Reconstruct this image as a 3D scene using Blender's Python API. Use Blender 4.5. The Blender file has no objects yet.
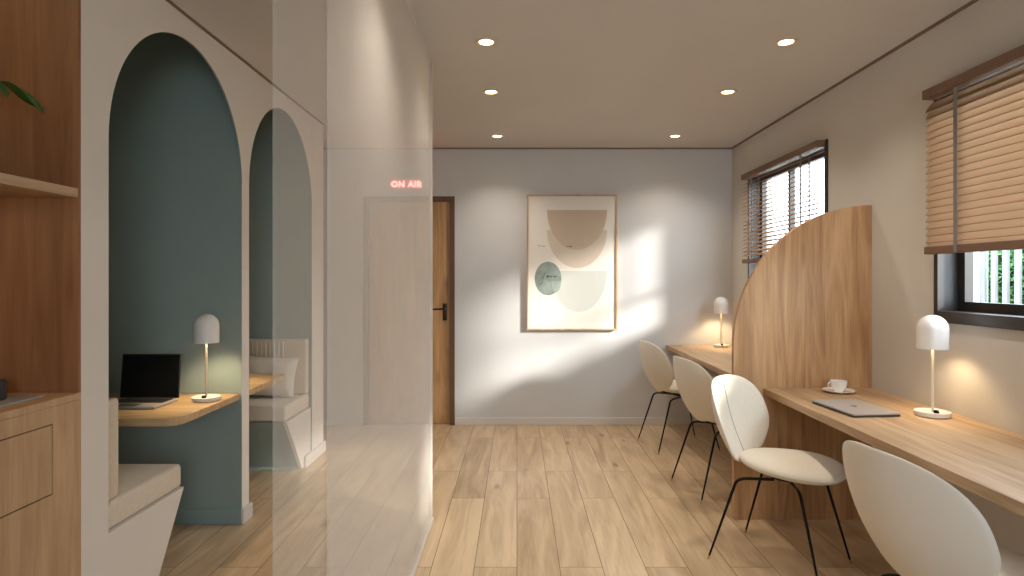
import bpy, bmesh, math, random
from mathutils import Vector, Matrix
random.seed(7)
SC = bpy.context.scene
COL = SC.collection
PI = math.pi

# ------------------------------------------------------------------ camera
FPX = 610.0
cam_d = bpy.data.cameras.new('camera')
cam_d.sensor_width = 36.0
cam_d.lens = 36.0 * FPX / 1024.0
cam_d.shift_x = -5.0 / 1024.0
cam_d.shift_y = -9.0 / 1024.0
cam_d.clip_start = 0.05
cam = bpy.data.objects.new('camera', cam_d)
cam.location = (0, 0, 1.37)
cam.rotation_euler = (PI / 2, 0, 0)
COL.objects.link(cam)
SC.camera = cam

# ------------------------------------------------------------------ view + world + sun
SC.view_settings.view_transform = 'Standard'
SC.view_settings.look = 'None'
SC.view_settings.gamma = 1.0
SC.view_settings.use_curve_mapping = False
SC.view_settings.exposure = 0.74
SC.cycles.max_bounces = 10
SC.cycles.diffuse_bounces = 5
SC.cycles.transparent_max_bounces = 16
SC.cycles.sample_clamp_indirect = 4.0
SC.cycles.caustics_reflective = False
SC.cycles.caustics_refractive = False

world = bpy.data.worlds.new('sky')
SC.world = world
world.use_nodes = True
bg = world.node_tree.nodes['Background']
bg.inputs['Color'].default_value = (0.76, 0.89, 1.0, 1)
bg.inputs['Strength'].default_value = 6.5

SUN_DIR = Vector((-1.5, 1.0, -0.64))
sun_d = bpy.data.lights.new('sun', 'SUN')
sun_d.energy = 5.4
sun_d.color = (1.0, 0.93, 0.84)
sun_d.angle = math.radians(8)
sun = bpy.data.objects.new('sun', sun_d)
sun.rotation_euler = SUN_DIR.to_track_quat('-Z', 'Y').to_euler()
sun.location = (12, -6, 7)
COL.objects.link(sun)


def portal(name, loc, rot, sx, sy):
    d = bpy.data.lights.new(name, 'AREA')
    d.shape = 'RECTANGLE'
    d.size = sx
    d.size_y = sy
    d.cycles.is_portal = True
    o = bpy.data.objects.new(name, d)
    o.location = loc
    o.rotation_euler = rot
    COL.objects.link(o)


# ------------------------------------------------------------------ dimensions
H = 2.60            # ceiling
XL, XR = -1.54, 2.02
YB = 5.73           # far wall
YF = -2.20          # wall behind the viewer
XBK = -2.75         # rear of booths
WIN1 = (1.36, 2.93, 1.20, 2.27)   # y0,y1,z0,z1
WIN2 = (3.97, 5.30, 1.20, 2.27)
FILL_WIN = (0.10, 1.70, 0.90, 2.40)  # x0,x1,z0,z1 of the unseen fill-light opening added behind the viewer
portal('sky_portal_near', (XR + .21, (WIN1[0] + WIN1[1]) / 2, 1.735), (0, PI / 2, 0), 1.07, 1.57)
portal('sky_portal_far', (XR + .21, (WIN2[0] + WIN2[1]) / 2, 1.735), (0, PI / 2, 0), 1.07, 1.33)
portal('sky_portal_rear', (.9, YF - .16, 1.65), (PI / 2, 0, 0), 1.6, 1.5)


# ------------------------------------------------------------------ materials
def s2l(c):
    return tuple(((x / 255.0) / 12.92 if x / 255.0 <= 0.04045 else ((x / 255.0 + 0.055) / 1.055) ** 2.4) for x in c) + (1.0,)


def new_mat(name):
    m = bpy.data.materials.new(name)
    m.use_nodes = True
    nt = m.node_tree
    return m, nt, nt.nodes['Principled BSDF']


def plain(name, rgb, rough=0.6, metal=0.0, noise=0.0, scale=8.0, bump=0.0, bscale=200.0, sheen=0.0, coat=0.0):
    m, nt, b = new_mat(name)
    b.inputs['Roughness'].default_value = rough
    b.inputs['Metallic'].default_value = metal
    b.inputs['Sheen Weight'].default_value = sheen
    b.inputs['Coat Weight'].default_value = coat
    tc = nt.nodes.new('ShaderNodeTexCoord')
    n = nt.nodes.new('ShaderNodeTexNoise')
    n.inputs['Scale'].default_value = scale
    n.inputs['Detail'].default_value = 4
    nt.links.new(tc.outputs['Object'], n.inputs['Vector'])
    r = nt.nodes.new('ShaderNodeValToRGB')
    c = s2l(rgb)
    k = noise
    r.color_ramp.elements[0].position = 0.3
    r.color_ramp.elements[1].position = 0.7
    r.color_ramp.elements[0].color = tuple(x * (1 - k) for x in c[:3]) + (1,)
    r.color_ramp.elements[1].color = tuple(min(1, x * (1 + k)) for x in c[:3]) + (1,)
    nt.links.new(n.outputs['Fac'], r.inputs['Fac'])
    nt.links.new(r.outputs['Color'], b.inputs['Base Color'])
    if bump > 0:
        n2 = nt.nodes.new('ShaderNodeTexNoise')
        n2.inputs['Scale'].default_value = bscale
        nt.links.new(tc.outputs['Object'], n2.inputs['Vector'])
        bp = nt.nodes.new('ShaderNodeBump')
        bp.inputs['Strength'].default_value = bump
        bp.inputs['Distance'].default_value = 0.002
        nt.links.new(n2.outputs['Fac'], bp.inputs['Height'])
        nt.links.new(bp.outputs['Normal'], b.inputs['Normal'])
    return m


def wood(name, dark, light, axis='Z', rough=0.5, board=0.0, bx='X', knots=0.5, grain=1.0):
    """oak: grain runs along axis; board>0 gives glued staves of that width along bx"""
    m, nt, b = new_mat(name)
    N, L = nt.nodes, nt.links
    b.inputs['Roughness'].default_value = rough
    tc = N.new('ShaderNodeTexCoord')
    sep = N.new('ShaderNodeSeparateXYZ')
    L.new(tc.outputs['Object'], sep.inputs[0])
    vec = tc.outputs['Object']
    stave = None
    if board > 0:
        mu = N.new('ShaderNodeMath'); mu.operation = 'DIVIDE'; mu.inputs[1].default_value = board
        L.new(sep.outputs[bx], mu.inputs[0])
        fl = N.new('ShaderNodeMath'); fl.operation = 'FLOOR'
        L.new(mu.outputs[0], fl.inputs[0])
        wn = N.new('ShaderNodeTexWhiteNoise'); wn.noise_dimensions = '1D'
        L.new(fl.outputs[0], wn.inputs['W'])
        stave = wn
        sc = N.new('ShaderNodeVectorMath'); sc.operation = 'SCALE'; sc.inputs['Scale'].default_value = 7.0
        L.new(wn.outputs['Color'], sc.inputs[0])
        ad = N.new('ShaderNodeVectorMath'); ad.operation = 'ADD'
        L.new(tc.outputs['Object'], ad.inputs[0]); L.new(sc.outputs[0], ad.inputs[1])
        vec = ad.outputs[0]
    mp = N.new('ShaderNodeMapping')
    s = [9.0, 9.0, 9.0]
    s['XYZ'.index(axis)] = 0.9
    mp.inputs['Scale'].default_value = s
    L.new(vec, mp.inputs['Vector'])
    n1 = N.new('ShaderNodeTexNoise'); n1.inputs['Scale'].default_value = 1.0
    n1.inputs['Detail'].default_value = 5; n1.inputs['Distortion'].default_value = 2.2
    L.new(mp.outputs[0], n1.inputs['Vector'])
    mp2 = N.new('ShaderNodeMapping')
    s = [110.0, 110.0, 110.0]
    s['XYZ'.index(axis)] = 4.0
    mp2.inputs['Scale'].default_value = s
    L.new(vec, mp2.inputs['Vector'])
    n2 = N.new('ShaderNodeTexNoise'); n2.inputs['Scale'].default_value = 1.0; n2.inputs['Detail'].default_value = 3
    L.new(mp2.outputs[0], n2.inputs['Vector'])
    mix = N.new('ShaderNodeMath'); mix.operation = 'MULTIPLY_ADD'
    mix.inputs[1].default_value = 0.45 * grain
    L.new(n2.outputs['Fac'], mix.inputs[0])
    L.new(n1.outputs['Fac'], mix.inputs[2])
    fac = mix.outputs[0]
    if stave:
        m3 = N.new('ShaderNodeMath'); m3.operation = 'MULTIPLY_ADD'; m3.inputs[1].default_value = 0.24
        L.new(stave.outputs['Value'], m3.inputs[0]); L.new(fac, m3.inputs[2])
        m4 = N.new('ShaderNodeMath'); m4.operation = 'SUBTRACT'; m4.inputs[1].default_value = 0.12
        L.new(m3.outputs[0], m4.inputs[0]); fac = m4.outputs[0]
    r = N.new('ShaderNodeValToRGB')
    r.color_ramp.elements[0].position = 0.42; r.color_ramp.elements[0].color = s2l(dark)
    r.color_ramp.elements[1].position = 0.98; r.color_ramp.elements[1].color = s2l(light)
    L.new(fac, r.inputs['Fac'])
    # knots
    mp3 = N.new('ShaderNodeMapping')
    s = [4.2, 4.2, 4.2]
    s['XYZ'.index(axis)] = 1.6
    mp3.inputs['Scale'].default_value = s
    L.new(vec, mp3.inputs['Vector'])
    vo = N.new('ShaderNodeTexVoronoi'); vo.inputs['Scale'].default_value = 1.0
    L.new(mp3.outputs[0], vo.inputs['Vector'])
    kr = N.new('ShaderNodeValToRGB')
    kr.color_ramp.elements[0].position = 0.03; kr.color_ramp.elements[0].color = (knots, knots, knots, 1)
    kr.color_ramp.elements[1].position = 0.17; kr.color_ramp.elements[1].color = (0, 0, 0, 1)
    L.new(vo.outputs['Distance'], kr.inputs['Fac'])
    mc = N.new('ShaderNodeMixRGB'); mc.inputs['Color2'].default_value = tuple(x * 0.55 for x in s2l(dark)[:3]) + (1,)
    L.new(kr.outputs['Color'], mc.inputs['Fac']); L.new(r.outputs['Color'], mc.inputs['Color1'])
    L.new(mc.outputs['Color'], b.inputs['Base Color'])
    bp = N.new('ShaderNodeBump'); bp.inputs['Strength'].default_value = 0.12; bp.inputs['Distance'].default_value = 0.002
    L.new(n2.outputs['Fac'], bp.inputs['Height']); L.new(bp.outputs['Normal'], b.inputs['Normal'])
    return m


def floor_mat():
    m, nt, b = new_mat('oak_floor_boards')
    N, L = nt.nodes, nt.links
    tc = N.new('ShaderNodeTexCoord')
    sep = N.new('ShaderNodeSeparateXYZ'); L.new(tc.outputs['Object'], sep.inputs[0])
    cmb = N.new('ShaderNodeCombineXYZ')
    L.new(sep.outputs['Y'], cmb.inputs['X']); L.new(sep.outputs['X'], cmb.inputs['Y'])
    br = N.new('ShaderNodeTexBrick')
    br.offset = 0.37; br.offset_frequency = 2
    br.inputs['Scale'].default_value = 1.0
    br.inputs['Brick Width'].default_value = 1.45
    br.inputs['Row Height'].default_value = 0.203
    br.inputs['Mortar Size'].default_value = 0.0016
    br.inputs['Mortar Smooth'].default_value = 0.15
    br.inputs['Color1'].default_value = (0, 0, 0, 1)
    br.inputs['Color2'].default_value = (1, 1, 1, 1)
    br.inputs['Mortar'].default_value = (0.5, 0.5, 0.5, 1)
    L.new(cmb.outputs[0], br.inputs['Vector'])
    off = N.new('ShaderNodeVectorMath'); off.operation = 'SCALE'; off.inputs['Scale'].default_value = 9.0
    L.new(br.outputs['Color'], off.inputs[0])
    ad = N.new('ShaderNodeVectorMath'); ad.operation = 'ADD'
    L.new(tc.outputs['Object'], ad.inputs[0]); L.new(off.outputs[0], ad.inputs[1])
    mp = N.new('ShaderNodeMapping'); mp.inputs['Scale'].default_value = (9, 1.1, 9)
    L.new(ad.outputs[0], mp.inputs['Vector'])
    n1 = N.new('ShaderNodeTexNoise'); n1.inputs['Scale'].default_value = 1; n1.inputs['Detail'].default_value = 5; n1.inputs['Distortion'].default_value = 1.5
    L.new(mp.outputs[0], n1.inputs['Vector'])
    mp2 = N.new('ShaderNodeMapping'); mp2.inputs['Scale'].default_value = (120, 5, 120)
    L.new(ad.outputs[0], mp2.inputs['Vector'])
    n2 = N.new('ShaderNodeTexNoise'); n2.inputs['Scale'].default_value = 1; n2.inputs['Detail'].default_value = 3
    L.new(mp2.outputs[0], n2.inputs['Vector'])
    a = N.new('ShaderNodeMath'); a.operation = 'MULTIPLY_ADD'; a.inputs[1].default_value = 0.35
    L.new(n2.outputs['Fac'], a.inputs[0]); L.new(n1.outputs['Fac'], a.inputs[2])
    a2 = N.new('ShaderNodeMath'); a2.operation = 'MULTIPLY_ADD'; a2.inputs[1].default_value = 0.28
    L.new(br.outputs['Color'], a2.inputs[0]); L.new(a.outputs[0], a2.inputs[2])
    r = N.new('ShaderNodeValToRGB')
    e = r.color_ramp.elements
    e[0].position = 0.42; e[0].color = s2l((170, 140, 106))
    e[1].position = 1.02; e[1].color = s2l((222, 197, 162))
    L.new(a2.outputs[0], r.inputs['Fac'])
    mp3 = N.new('ShaderNodeMapping'); mp3.inputs['Scale'].default_value = (4.5, 1.7, 4.5)
    L.new(ad.outputs[0], mp3.inputs['Vector'])
    wob = N.new('ShaderNodeTexVoronoi'); wob.inputs['Scale'].default_value = 1
    L.new(mp3.outputs[0], wob.inputs['Vector'])
    kr = N.new('ShaderNodeValToRGB')
    kr.color_ramp.elements[0].position = 0.02; kr.color_ramp.elements[0].color = (.75, .75, .75, 1)
    kr.color_ramp.elements[1].position = 0.13; kr.color_ramp.elements[1].color = (0, 0, 0, 1)
    L.new(wob.outputs['Distance'], kr.inputs['Fac'])
    mk = N.new('ShaderNodeMixRGB'); mk.inputs['Color2'].default_value = s2l((112, 78, 46))
    L.new(kr.outputs['Color'], mk.inputs['Fac']); L.new(r.outputs['Color'], mk.inputs['Color1'])
    mm = N.new('ShaderNodeMixRGB'); mm.inputs['Color2'].default_value = s2l((96, 66, 40))
    L.new(br.outputs['Fac'], mm.inputs['Fac']); L.new(mk.outputs['Color'], mm.inputs['Color1'])
    L.new(mm.outputs['Color'], b.inputs['Base Color'])
    b.inputs['Roughness'].default_value = 0.34
    b.inputs['Specular IOR Level'].default_value = 0.4
    bp = N.new('ShaderNodeBump'); bp.inputs['Strength'].default_value = 0.15; bp.inputs['Distance'].default_value = 0.002
    L.new(n2.outputs['Fac'], bp.inputs['Height']); L.new(bp.outputs['Normal'], b.inputs['Normal'])
    return m


def emit(name, rgb, strength):
    m, nt, b = new_mat(name)
    b.inputs['Base Color'].default_value = s2l(rgb)
    b.inputs['Emission Color'].default_value = s2l(rgb)
    b.inputs['Emission Strength'].default_value = strength
    return m


def front_only(N, L, fr):
    # reflect on the outer face of a pane only (no internal reflection inside the thin sheet)
    ge = N.new('ShaderNodeNewGeometry')
    iv = N.new('ShaderNodeMath'); iv.operation = 'SUBTRACT'; iv.inputs[0].default_value = 1.0
    L.new(ge.outputs['Backfacing'], iv.inputs[1])
    mu = N.new('ShaderNodeMath'); mu.operation = 'MULTIPLY'
    L.new(iv.outputs[0], mu.inputs[0]); L.new(fr.outputs[0], mu.inputs[1])
    return mu.outputs[0]


def pane_glass():
    m = bpy.data.materials.new('clear_window_glass'); m.use_nodes = True
    nt = m.node_tree; N, L = nt.nodes, nt.links
    for n in list(N):
        N.remove(n)
    out = N.new('ShaderNodeOutputMaterial')
    tr = N.new('ShaderNodeBsdfTransparent'); tr.inputs['Color'].default_value = (0.97, 0.98, 0.98, 1)
    gl = N.new('ShaderNodeBsdfGlossy'); gl.inputs['Roughness'].default_value = 0.02
    fr = N.new('ShaderNodeFresnel'); fr.inputs['IOR'].default_value = 1.25
    mx = N.new('ShaderNodeMixShader')
    L.new(front_only(N, L, fr), mx.inputs[0]); L.new(tr.outputs[0], mx.inputs[1]); L.new(gl.outputs[0], mx.inputs[2])
    L.new(mx.outputs[0], out.inputs['Surface'])
    return m


def hazy_glass(name, haze):
    m = bpy.data.materials.new(name); m.use_nodes = True
    nt = m.node_tree; N, L = nt.nodes, nt.links
    for n in list(N):
        N.remove(n)
    out = N.new('ShaderNodeOutputMaterial')
    tr = N.new('ShaderNodeBsdfTransparent'); tr.inputs['Color'].default_value = (1, 1, 1, 1)
    di = N.new('ShaderNodeBsdfDiffuse'); di.inputs['Color'].default_value = (1.0, 0.98, 0.95, 1)
    tl = N.new('ShaderNodeBsdfTranslucent'); tl.inputs['Color'].default_value = (1.0, 0.98, 0.95, 1)
    gl = N.new('ShaderNodeBsdfGlossy'); gl.inputs['Roughness'].default_value = 0.12
    gl.inputs['Color'].default_value = (1, 1, 1, 1)
    m0 = N.new('ShaderNodeMixShader'); m0.inputs[0].default_value = 0.25
    L.new(di.outputs[0], m0.inputs[1]); L.new(tl.outputs[0], m0.inputs[2])
    m1 = N.new('ShaderNodeMixShader'); m1.inputs[0].default_value = haze
    L.new(tr.outputs[0], m1.inputs[1]); L.new(m0.outputs[0], m1.inputs[2])
    fr = N.new('ShaderNodeFresnel'); fr.inputs['IOR'].default_value = 1.008
    m2 = N.new('ShaderNodeMixShader')
    L.new(front_only(N, L, fr), m2.inputs[0]); L.new(m1.outputs[0], m2.inputs[1]); L.new(gl.outputs[0], m2.inputs[2])
    L.new(m2.outputs[0], out.inputs['Surface'])
    return m


def slat_mat(name, rgb, trans, tcol=(226, 198, 172)):
    m = bpy.data.materials.new(name); m.use_nodes = True
    nt = m.node_tree; N, L = nt.nodes, nt.links
    for n in list(N):
        N.remove(n)
    out = N.new('ShaderNodeOutputMaterial')
    tc = N.new('ShaderNodeTexCoord')
    mp = N.new('ShaderNodeMapping'); mp.inputs['Scale'].default_value = (60, 3, 60)
    L.new(tc.outputs['Object'], mp.inputs['Vector'])
    n1 = N.new('ShaderNodeTexNoise'); n1.inputs['Scale'].default_value = 1
    L.new(mp.outputs[0], n1.inputs['Vector'])
    r = N.new('ShaderNodeValToRGB')
    c = s2l(rgb)
    r.color_ramp.elements[0].position = .3; r.color_ramp.elements[0].color = tuple(x * .8 for x in c[:3]) + (1,)
    r.color_ramp.elements[1].position = .7; r.color_ramp.elements[1].color = tuple(min(1, x * 1.12) for x in c[:3]) + (1,)
    L.new(n1.outputs['Fac'], r.inputs['Fac'])
    di = N.new('ShaderNodeBsdfDiffuse'); L.new(r.outputs['Color'], di.inputs['Color'])
    tl = N.new('ShaderNodeBsdfTranslucent'); tl.inputs['Color'].default_value = s2l(tcol)
    m0 = N.new('ShaderNodeMixShader'); m0.inputs[0].default_value = trans
    L.new(di.outputs[0], m0.inputs[1]); L.new(tl.outputs[0], m0.inputs[2])
    L.new(m0.outputs[0], out.inputs['Surface'])
    return m


M = {}
M['wall'] = plain('warm_white_plaster', (204, 199, 191), 0.85, noise=0.02, scale=3, bump=0.05)
M['ceiling'] = plain('ceiling_paint', (208, 206, 203), 0.9, noise=0.015, scale=2)
M['wall_back'] = plain('pale_plaster', (208, 208, 209), 0.85, noise=0.02, scale=3, bump=0.05)
M['post'] = plain('white_arch_panel', (230, 224, 216), 0.8, noise=0.02, scale=3)
M['teal'] = plain('dark_teal_paint', (148, 164, 161), 0.75, noise=0.03, scale=3)
M['gap'] = plain('painted_shadow_gap', (132, 112, 94), 0.8)  # brown stands in for the shade of the ceiling gap
M['base'] = plain('painted_skirting', (214, 208, 202), 0.6)
M['teal_base'] = plain('teal_skirting', (140, 160, 158), 0.6)
M['floor'] = floor_mat()
M['oak_z'] = wood('oak_panel_upright', (156, 114, 76), (208, 168, 124), 'Z', board=0.135, bx='X', knots=0.6)
M['oak_y'] = wood('oak_worktop', (160, 128, 96), (202, 172, 138), 'Y', board=0.12, bx='X', knots=0.25)
M['oak_x'] = wood('oak_table', (176, 142, 100), (214, 184, 142), 'X', board=0.10, bx='Y', knots=0.2)
M['cab'] = wood('oak_cabinet_front', (170, 134, 100), (204, 170, 132), 'Z', board=0.16, bx='Y', knots=0.3)
M['gapd'] = plain('drawer_gap_dark', (40, 26, 18), 0.9)
M['cab_in'] = wood('walnut_brown_lining', (122, 82, 54), (150, 106, 72), 'Z', board=0.14, bx='X', knots=0.35)
M['door'] = wood('oak_door', (168, 124, 78), (212, 170, 118), 'Z', board=0.16, bx='X', knots=0.5)
M['dframe'] = plain('brown_door_frame', (104, 72, 46), 0.6, noise=0.08, scale=20)
M['dark'] = plain('dark_window_metal', (58, 54, 52), 0.45, metal=0.2)
M['black'] = plain('black_steel', (26, 23, 21), 0.35, metal=0.7)
M['brass'] = plain('brass_tip', (196, 160, 104), 0.3, metal=0.9)
M['bronze'] = plain('bronze_handle', (70, 54, 42), 0.35, metal=0.8)
M['shell'] = plain('beige_chair_shell', (224, 218, 208), 0.5, noise=0.02)
M['fabric'] = plain('cream_upholstery', (226, 216, 200), 0.9, noise=0.03, scale=60, bump=0.25, bscale=500, sheen=0.2)
M['seam'] = plain('grey_seam', (150, 146, 142), 0.8)
M['cushion'] = plain('beige_bench_fabric', (224, 212, 194), 0.92, noise=0.04, scale=50, bump=0.3, bscale=450, sheen=0.2)
M['cushion2'] = plain('sand_backrest_fabric', (216, 202, 182), 0.92, noise=0.04, scale=50, bump=0.3, bscale=450, sheen=0.2)
M['lampw'] = plain('white_lacquer', (236, 232, 228), 0.35)
M['lamp_stem'] = plain('cream_lacquer', (232, 218, 196), 0.35)
M['bulb'] = emit('warm_bulb', (255, 214, 150), 14)
M['spot'] = emit('downlight_glow', (255, 226, 170), 12)
M['ring'] = plain('downlight_ring', (214, 200, 182), 0.5)
M['lap'] = plain('aluminium', (178, 174, 174), 0.4, metal=0.3)
M['lapdark'] = plain('dark_aluminium', (74, 72, 72), 0.4, metal=0.5)
M['screen'] = plain('black_screen', (20, 20, 19), 0.25)
M['keys'] = plain('black_keys', (24, 24, 24), 0.5)
M['porc'] = plain('white_porcelain', (240, 236, 230), 0.2, coat=0.4)
M['coffee'] = plain('coffee', (64, 36, 20), 0.2)
M['pane'] = pane_glass()
M['gl1'] = hazy_glass('hazy_glass_thin', 0.19)
M['gl2'] = hazy_glass('hazy_glass_dense', 0.235)
M['gledge'] = plain('polished_glass_edge', (214, 206, 194), 0.3)
M['slat1'] = slat_mat('wooden_slat_warm', (150, 118, 94), 0.46, (224, 204, 182))
M['slat2'] = slat_mat('wooden_slat_far', (180, 146, 120), 0.3)
M['rail'] = plain('brown_blind_rail', (124, 96, 78), 0.6, noise=0.06, scale=12)
M['tape'] = plain('grey_ladder_tape', (132, 126, 122), 0.9)
M['leaf'] = plain('green_leaf', (60, 96, 38), 0.45, noise=0.25, scale=20)
M['leafh'] = plain('hedge_green', (92, 150, 78), 0.6, noise=0.4, scale=9)
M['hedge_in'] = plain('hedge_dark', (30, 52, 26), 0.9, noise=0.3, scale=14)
M['stemg'] = plain('green_stem', (88, 108, 50), 0.6)
M['pot'] = plain('clay_pot', (176, 120, 88), 0.8, noise=0.05)
M['soil'] = plain('soil', (48, 34, 26), 0.95)
M['picket'] = plain('white_painted_fence', (150, 151, 154), 0.6)
M['paving'] = plain('pale_paving', (190, 186, 178), 0.9, noise=0.06)
M['render'] = plain('white_render', (236, 234, 230), 0.9)
M['frame'] = wood('light_oak_frame', (176, 134, 94), (214, 178, 138), 'Z', knots=0.1)
M['paper'] = plain('ivory_print', (236, 230, 221), 0.6)
M['paper2'] = plain('ivory_print_panel', (238, 231, 220), 0.6)
M['p_tan'] = plain('tan_ink', (204, 184, 162), 0.6)
M['p_sand'] = plain('sand_ink', (216, 201, 183), 0.6)
M['p_mist'] = plain('mist_ink', (206, 208, 202), 0.6)
M['p_sage'] = plain('sage_ink', (138, 150, 142), 0.6, noise=0.25, scale=14)
M['p_sage2'] = plain('sage_light_ink', (158, 170, 160), 0.6, noise=0.15, scale=14)
M['p_line'] = plain('dark_ink', (84, 84, 78), 0.6)
M['neon'] = emit('red_neon', (255, 96, 92), 8.0)
M['canister'] = plain('charcoal_ceramic', (70, 68, 66), 0.5)
M['cover'] = plain('pale_magazine', (168, 164, 160), 0.5)


# ------------------------------------------------------------------ mesh helpers
class MB:
    def __init__(s):
        s.bm = bmesh.new()
        s.mi = 0

    def face(s, vs):
        try:
            f = s.bm.faces.new(vs)
            f.material_index = s.mi
            return f
        except ValueError:
            return None

    def box(s, x0, x1, y0, y1, z0, z1, bevel=0.0, seg=3):
        b = bmesh.new()
        g = bmesh.ops.create_cube(b, size=1.0)
        for v in b.verts:
            v.co = Vector((x0 + (v.co.x + .5) * (x1 - x0), y0 + (v.co.y + .5) * (y1 - y0), z0 + (v.co.z + .5) * (z1 - z0)))
        if bevel > 0:
            bmesh.ops.bevel(b, geom=b.edges[:], offset=bevel, segments=seg, profile=0.5, affect='EDGES')
        s.merge(b)
        return s

    def merge(s, b, mat=None):
        mp = {}
        for v in b.verts:
            mp[v] = s.bm.verts.new(mat @ v.co if mat else v.co)
        for f in b.faces:
            nf = s.face([mp[v] for v in f.verts])
        b.free()

    def prism(s, pts, axis, a0, a1):
        """polygon pts (2D) extruded along axis"""
        def P(p, a):
            if axis == 'X':
                return Vector((a, p[0], p[1]))
            if axis == 'Y':
                return Vector((p[0], a, p[1]))
            return Vector((p[0], p[1], a))
        A = [s.bm.verts.new(P(p, a0)) for p in pts]
        B = [s.bm.verts.new(P(p, a1)) for p in pts]
        s.face(A)
        s.face(B[::-1])
        n = len(pts)
        for i in range(n):
            s.face([A[i], B[i], B[(i + 1) % n], A[(i + 1) % n]])
        return s

    def tube(s, pts, rad, n=10):
        pts = [Vector(p) for p in pts]
        rs = rad if isinstance(rad, (list, tuple)) else [rad] * len(pts)
        rings = []
        up = None
        for i, p in enumerate(pts):
            t = (pts[min(i + 1, len(pts) - 1)] - pts[max(i - 1, 0)]).normalized()
            if up is None:
                up = t.orthogonal().normalized()
            up = (up - t * up.dot(t)).normalized()
            w = t.cross(up)
            rings.append([s.bm.verts.new(p + (up * math.cos(2 * PI * k / n) + w * math.sin(2 * PI * k / n)) * rs[i]) for k in range(n)])
        for a, b in zip(rings, rings[1:]):
            for k in range(n):
                s.face([a[k], a[(k + 1) % n], b[(k + 1) % n], b[k]])
        s.face(rings[0][::-1])
        s.face(rings[-1])
        return s

    def lathe(s, prof, c=(0, 0, 0), n=32):
        rings = []
        for r, z in prof:
            if r < 1e-5:
                rings.append([s.bm.verts.new((c[0], c[1], c[2] + z))])
            else:
                rings.append([s.bm.verts.new((c[0] + r * math.cos(2 * PI * k / n), c[1] + r * math.sin(2 * PI * k / n), c[2] + z)) for k in range(n)])
        for a, b in zip(rings, rings[1:]):
            for k in range(n):
                k2 = (k + 1) % n
                if len(a) == 1 and len(b) == 1:
                    continue
                if len(a) == 1:
                    s.face([a[0], b[k], b[k2]])
                elif len(b) == 1:
                    s.face([a[k], a[k2], b[0]])
                else:
                    s.face([a[k], a[k2], b[k2], b[k]])
        return s

    def build(s, name, mats, parent=None, smooth=False, loc=None, weld=True):
        if weld:
            bmesh.ops.remove_doubles(s.bm, verts=s.bm.verts[:], dist=1e-5)
        bmesh.ops.recalc_face_normals(s.bm, faces=s.bm.faces[:])
        me = bpy.data.meshes.new(name)
        s.bm.to_mesh(me)
        s.bm.free()
        for m in (mats if isinstance(mats, (list, tuple)) else [mats]):
            me.materials.append(m)
        o = bpy.data.objects.new(name, me)
        COL.objects.link(o)
        if smooth:
            me.polygons.foreach_set('use_smooth', [True] * len(me.polygons))
            try:
                me.set_sharp_from_angle(angle=math.radians(38))
            except Exception:
                pass
        if parent is not None:
            o.parent = parent
        if loc:
            o.location = loc
        return o


def tag(o, label=None, cat=None, group=None, kind=None):
    if label:
        o['label'] = label
    if cat:
        o['category'] = cat
    if group:
        o['group'] = group
    if kind:
        o['kind'] = kind
    return o


def empty(name, loc=(0, 0, 0), rz=0.0):
    o = bpy.data.objects.new(name, None)
    o.empty_display_size = 0.1
    o.location = loc
    o.rotation_euler = (0, 0, rz)
    COL.objects.link(o)
    return o


def copy_tree(o, parent=None):
    c = o.copy()
    COL.objects.link(c)
    if parent is not None:
        c.parent = parent
    for ch in list(o.children):
        copy_tree(ch, c)
    return c


def struct(o, label=None, cat=None):
    return tag(o, label, cat, None, 'structure')


# ------------------------------------------------------------------ the shell
struct(MB().box(-3.2, XR + .2, YF - .2, YB + .2, -0.12, 0.0).build('floor', M['floor']), 'wide light oak floorboards running towards the far wall', 'floor')
HB = 2.95   # booths rise above the main ceiling
mb = MB()
mb.box(-1.57, XR + .2, YF - .2, YB + .2, H, H + .5)
mb.box(-3.2, -1.57, YF - .2, 2.17, H, H + .5)
mb.box(-3.2, -1.57, 4.83, YB + .2, H, H + .5)
struct(mb.build('ceiling', M['ceiling'], weld=False), 'flat warm white ceiling with recessed downlights', 'ceiling')


def wall_with_holes(name, axis, a0, a1, u0, u1, z1, holes, mat):
    """wall slab along u, holes = (u0,u1,z0,z1)"""
    mb = MB()

    def bx(p, q, r, t):
        if q - p < 1e-4 or t - r < 1e-4:
            return
        if axis == 'X':
            mb.box(a0, a1, p, q, r, t)
        else:
            mb.box(p, q, a0, a1, r, t)
    cur = u0
    for h in sorted(holes):
        bx(cur, h[0], 0, z1)
        bx(h[0], h[1], 0, h[2])
        bx(h[0], h[1], h[3], z1)
        cur = h[1]
    bx(cur, u1, 0, z1)
    return mb.build(name, mat, weld=False)


struct(wall_with_holes('wall_right', 'X', XR, XR + .2, YF - .2, YB + .2, H, [WIN1, WIN2], M['wall']), 'warm white plaster wall with two windows above the desks', 'wall')
DX0, DX1, DH = -1.43, -0.595, 2.135
struct(wall_with_holes('wall_back', 'Y', YB, YB + .2, -3.2, XR, H, [(DX0, DX1, 0.0, DH)], M['wall_back']), 'pale wall at the far end with door and picture', 'wall')
struct(wall_with_holes('wall_front', 'Y', YF - .2, YF, -3.2, XR, H, [FILL_WIN], M['wall']), 'wall behind the viewer with an added fill-light window', 'wall')
struct(MB().box(-3.2, -3.0, YF, YB, 0, H).build('wall_outer_left', M['wall']), 'outer wall closing the corridor beyond the booths', 'wall')

# ---- arch wall (thin panel with two arched openings)
ARCH = [(2.30, 3.416), (3.505, 4.58)]
YW0, YW1 = 2.155, 4.83
R1 = 0.558
mb = MB()
T = 0.010


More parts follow.
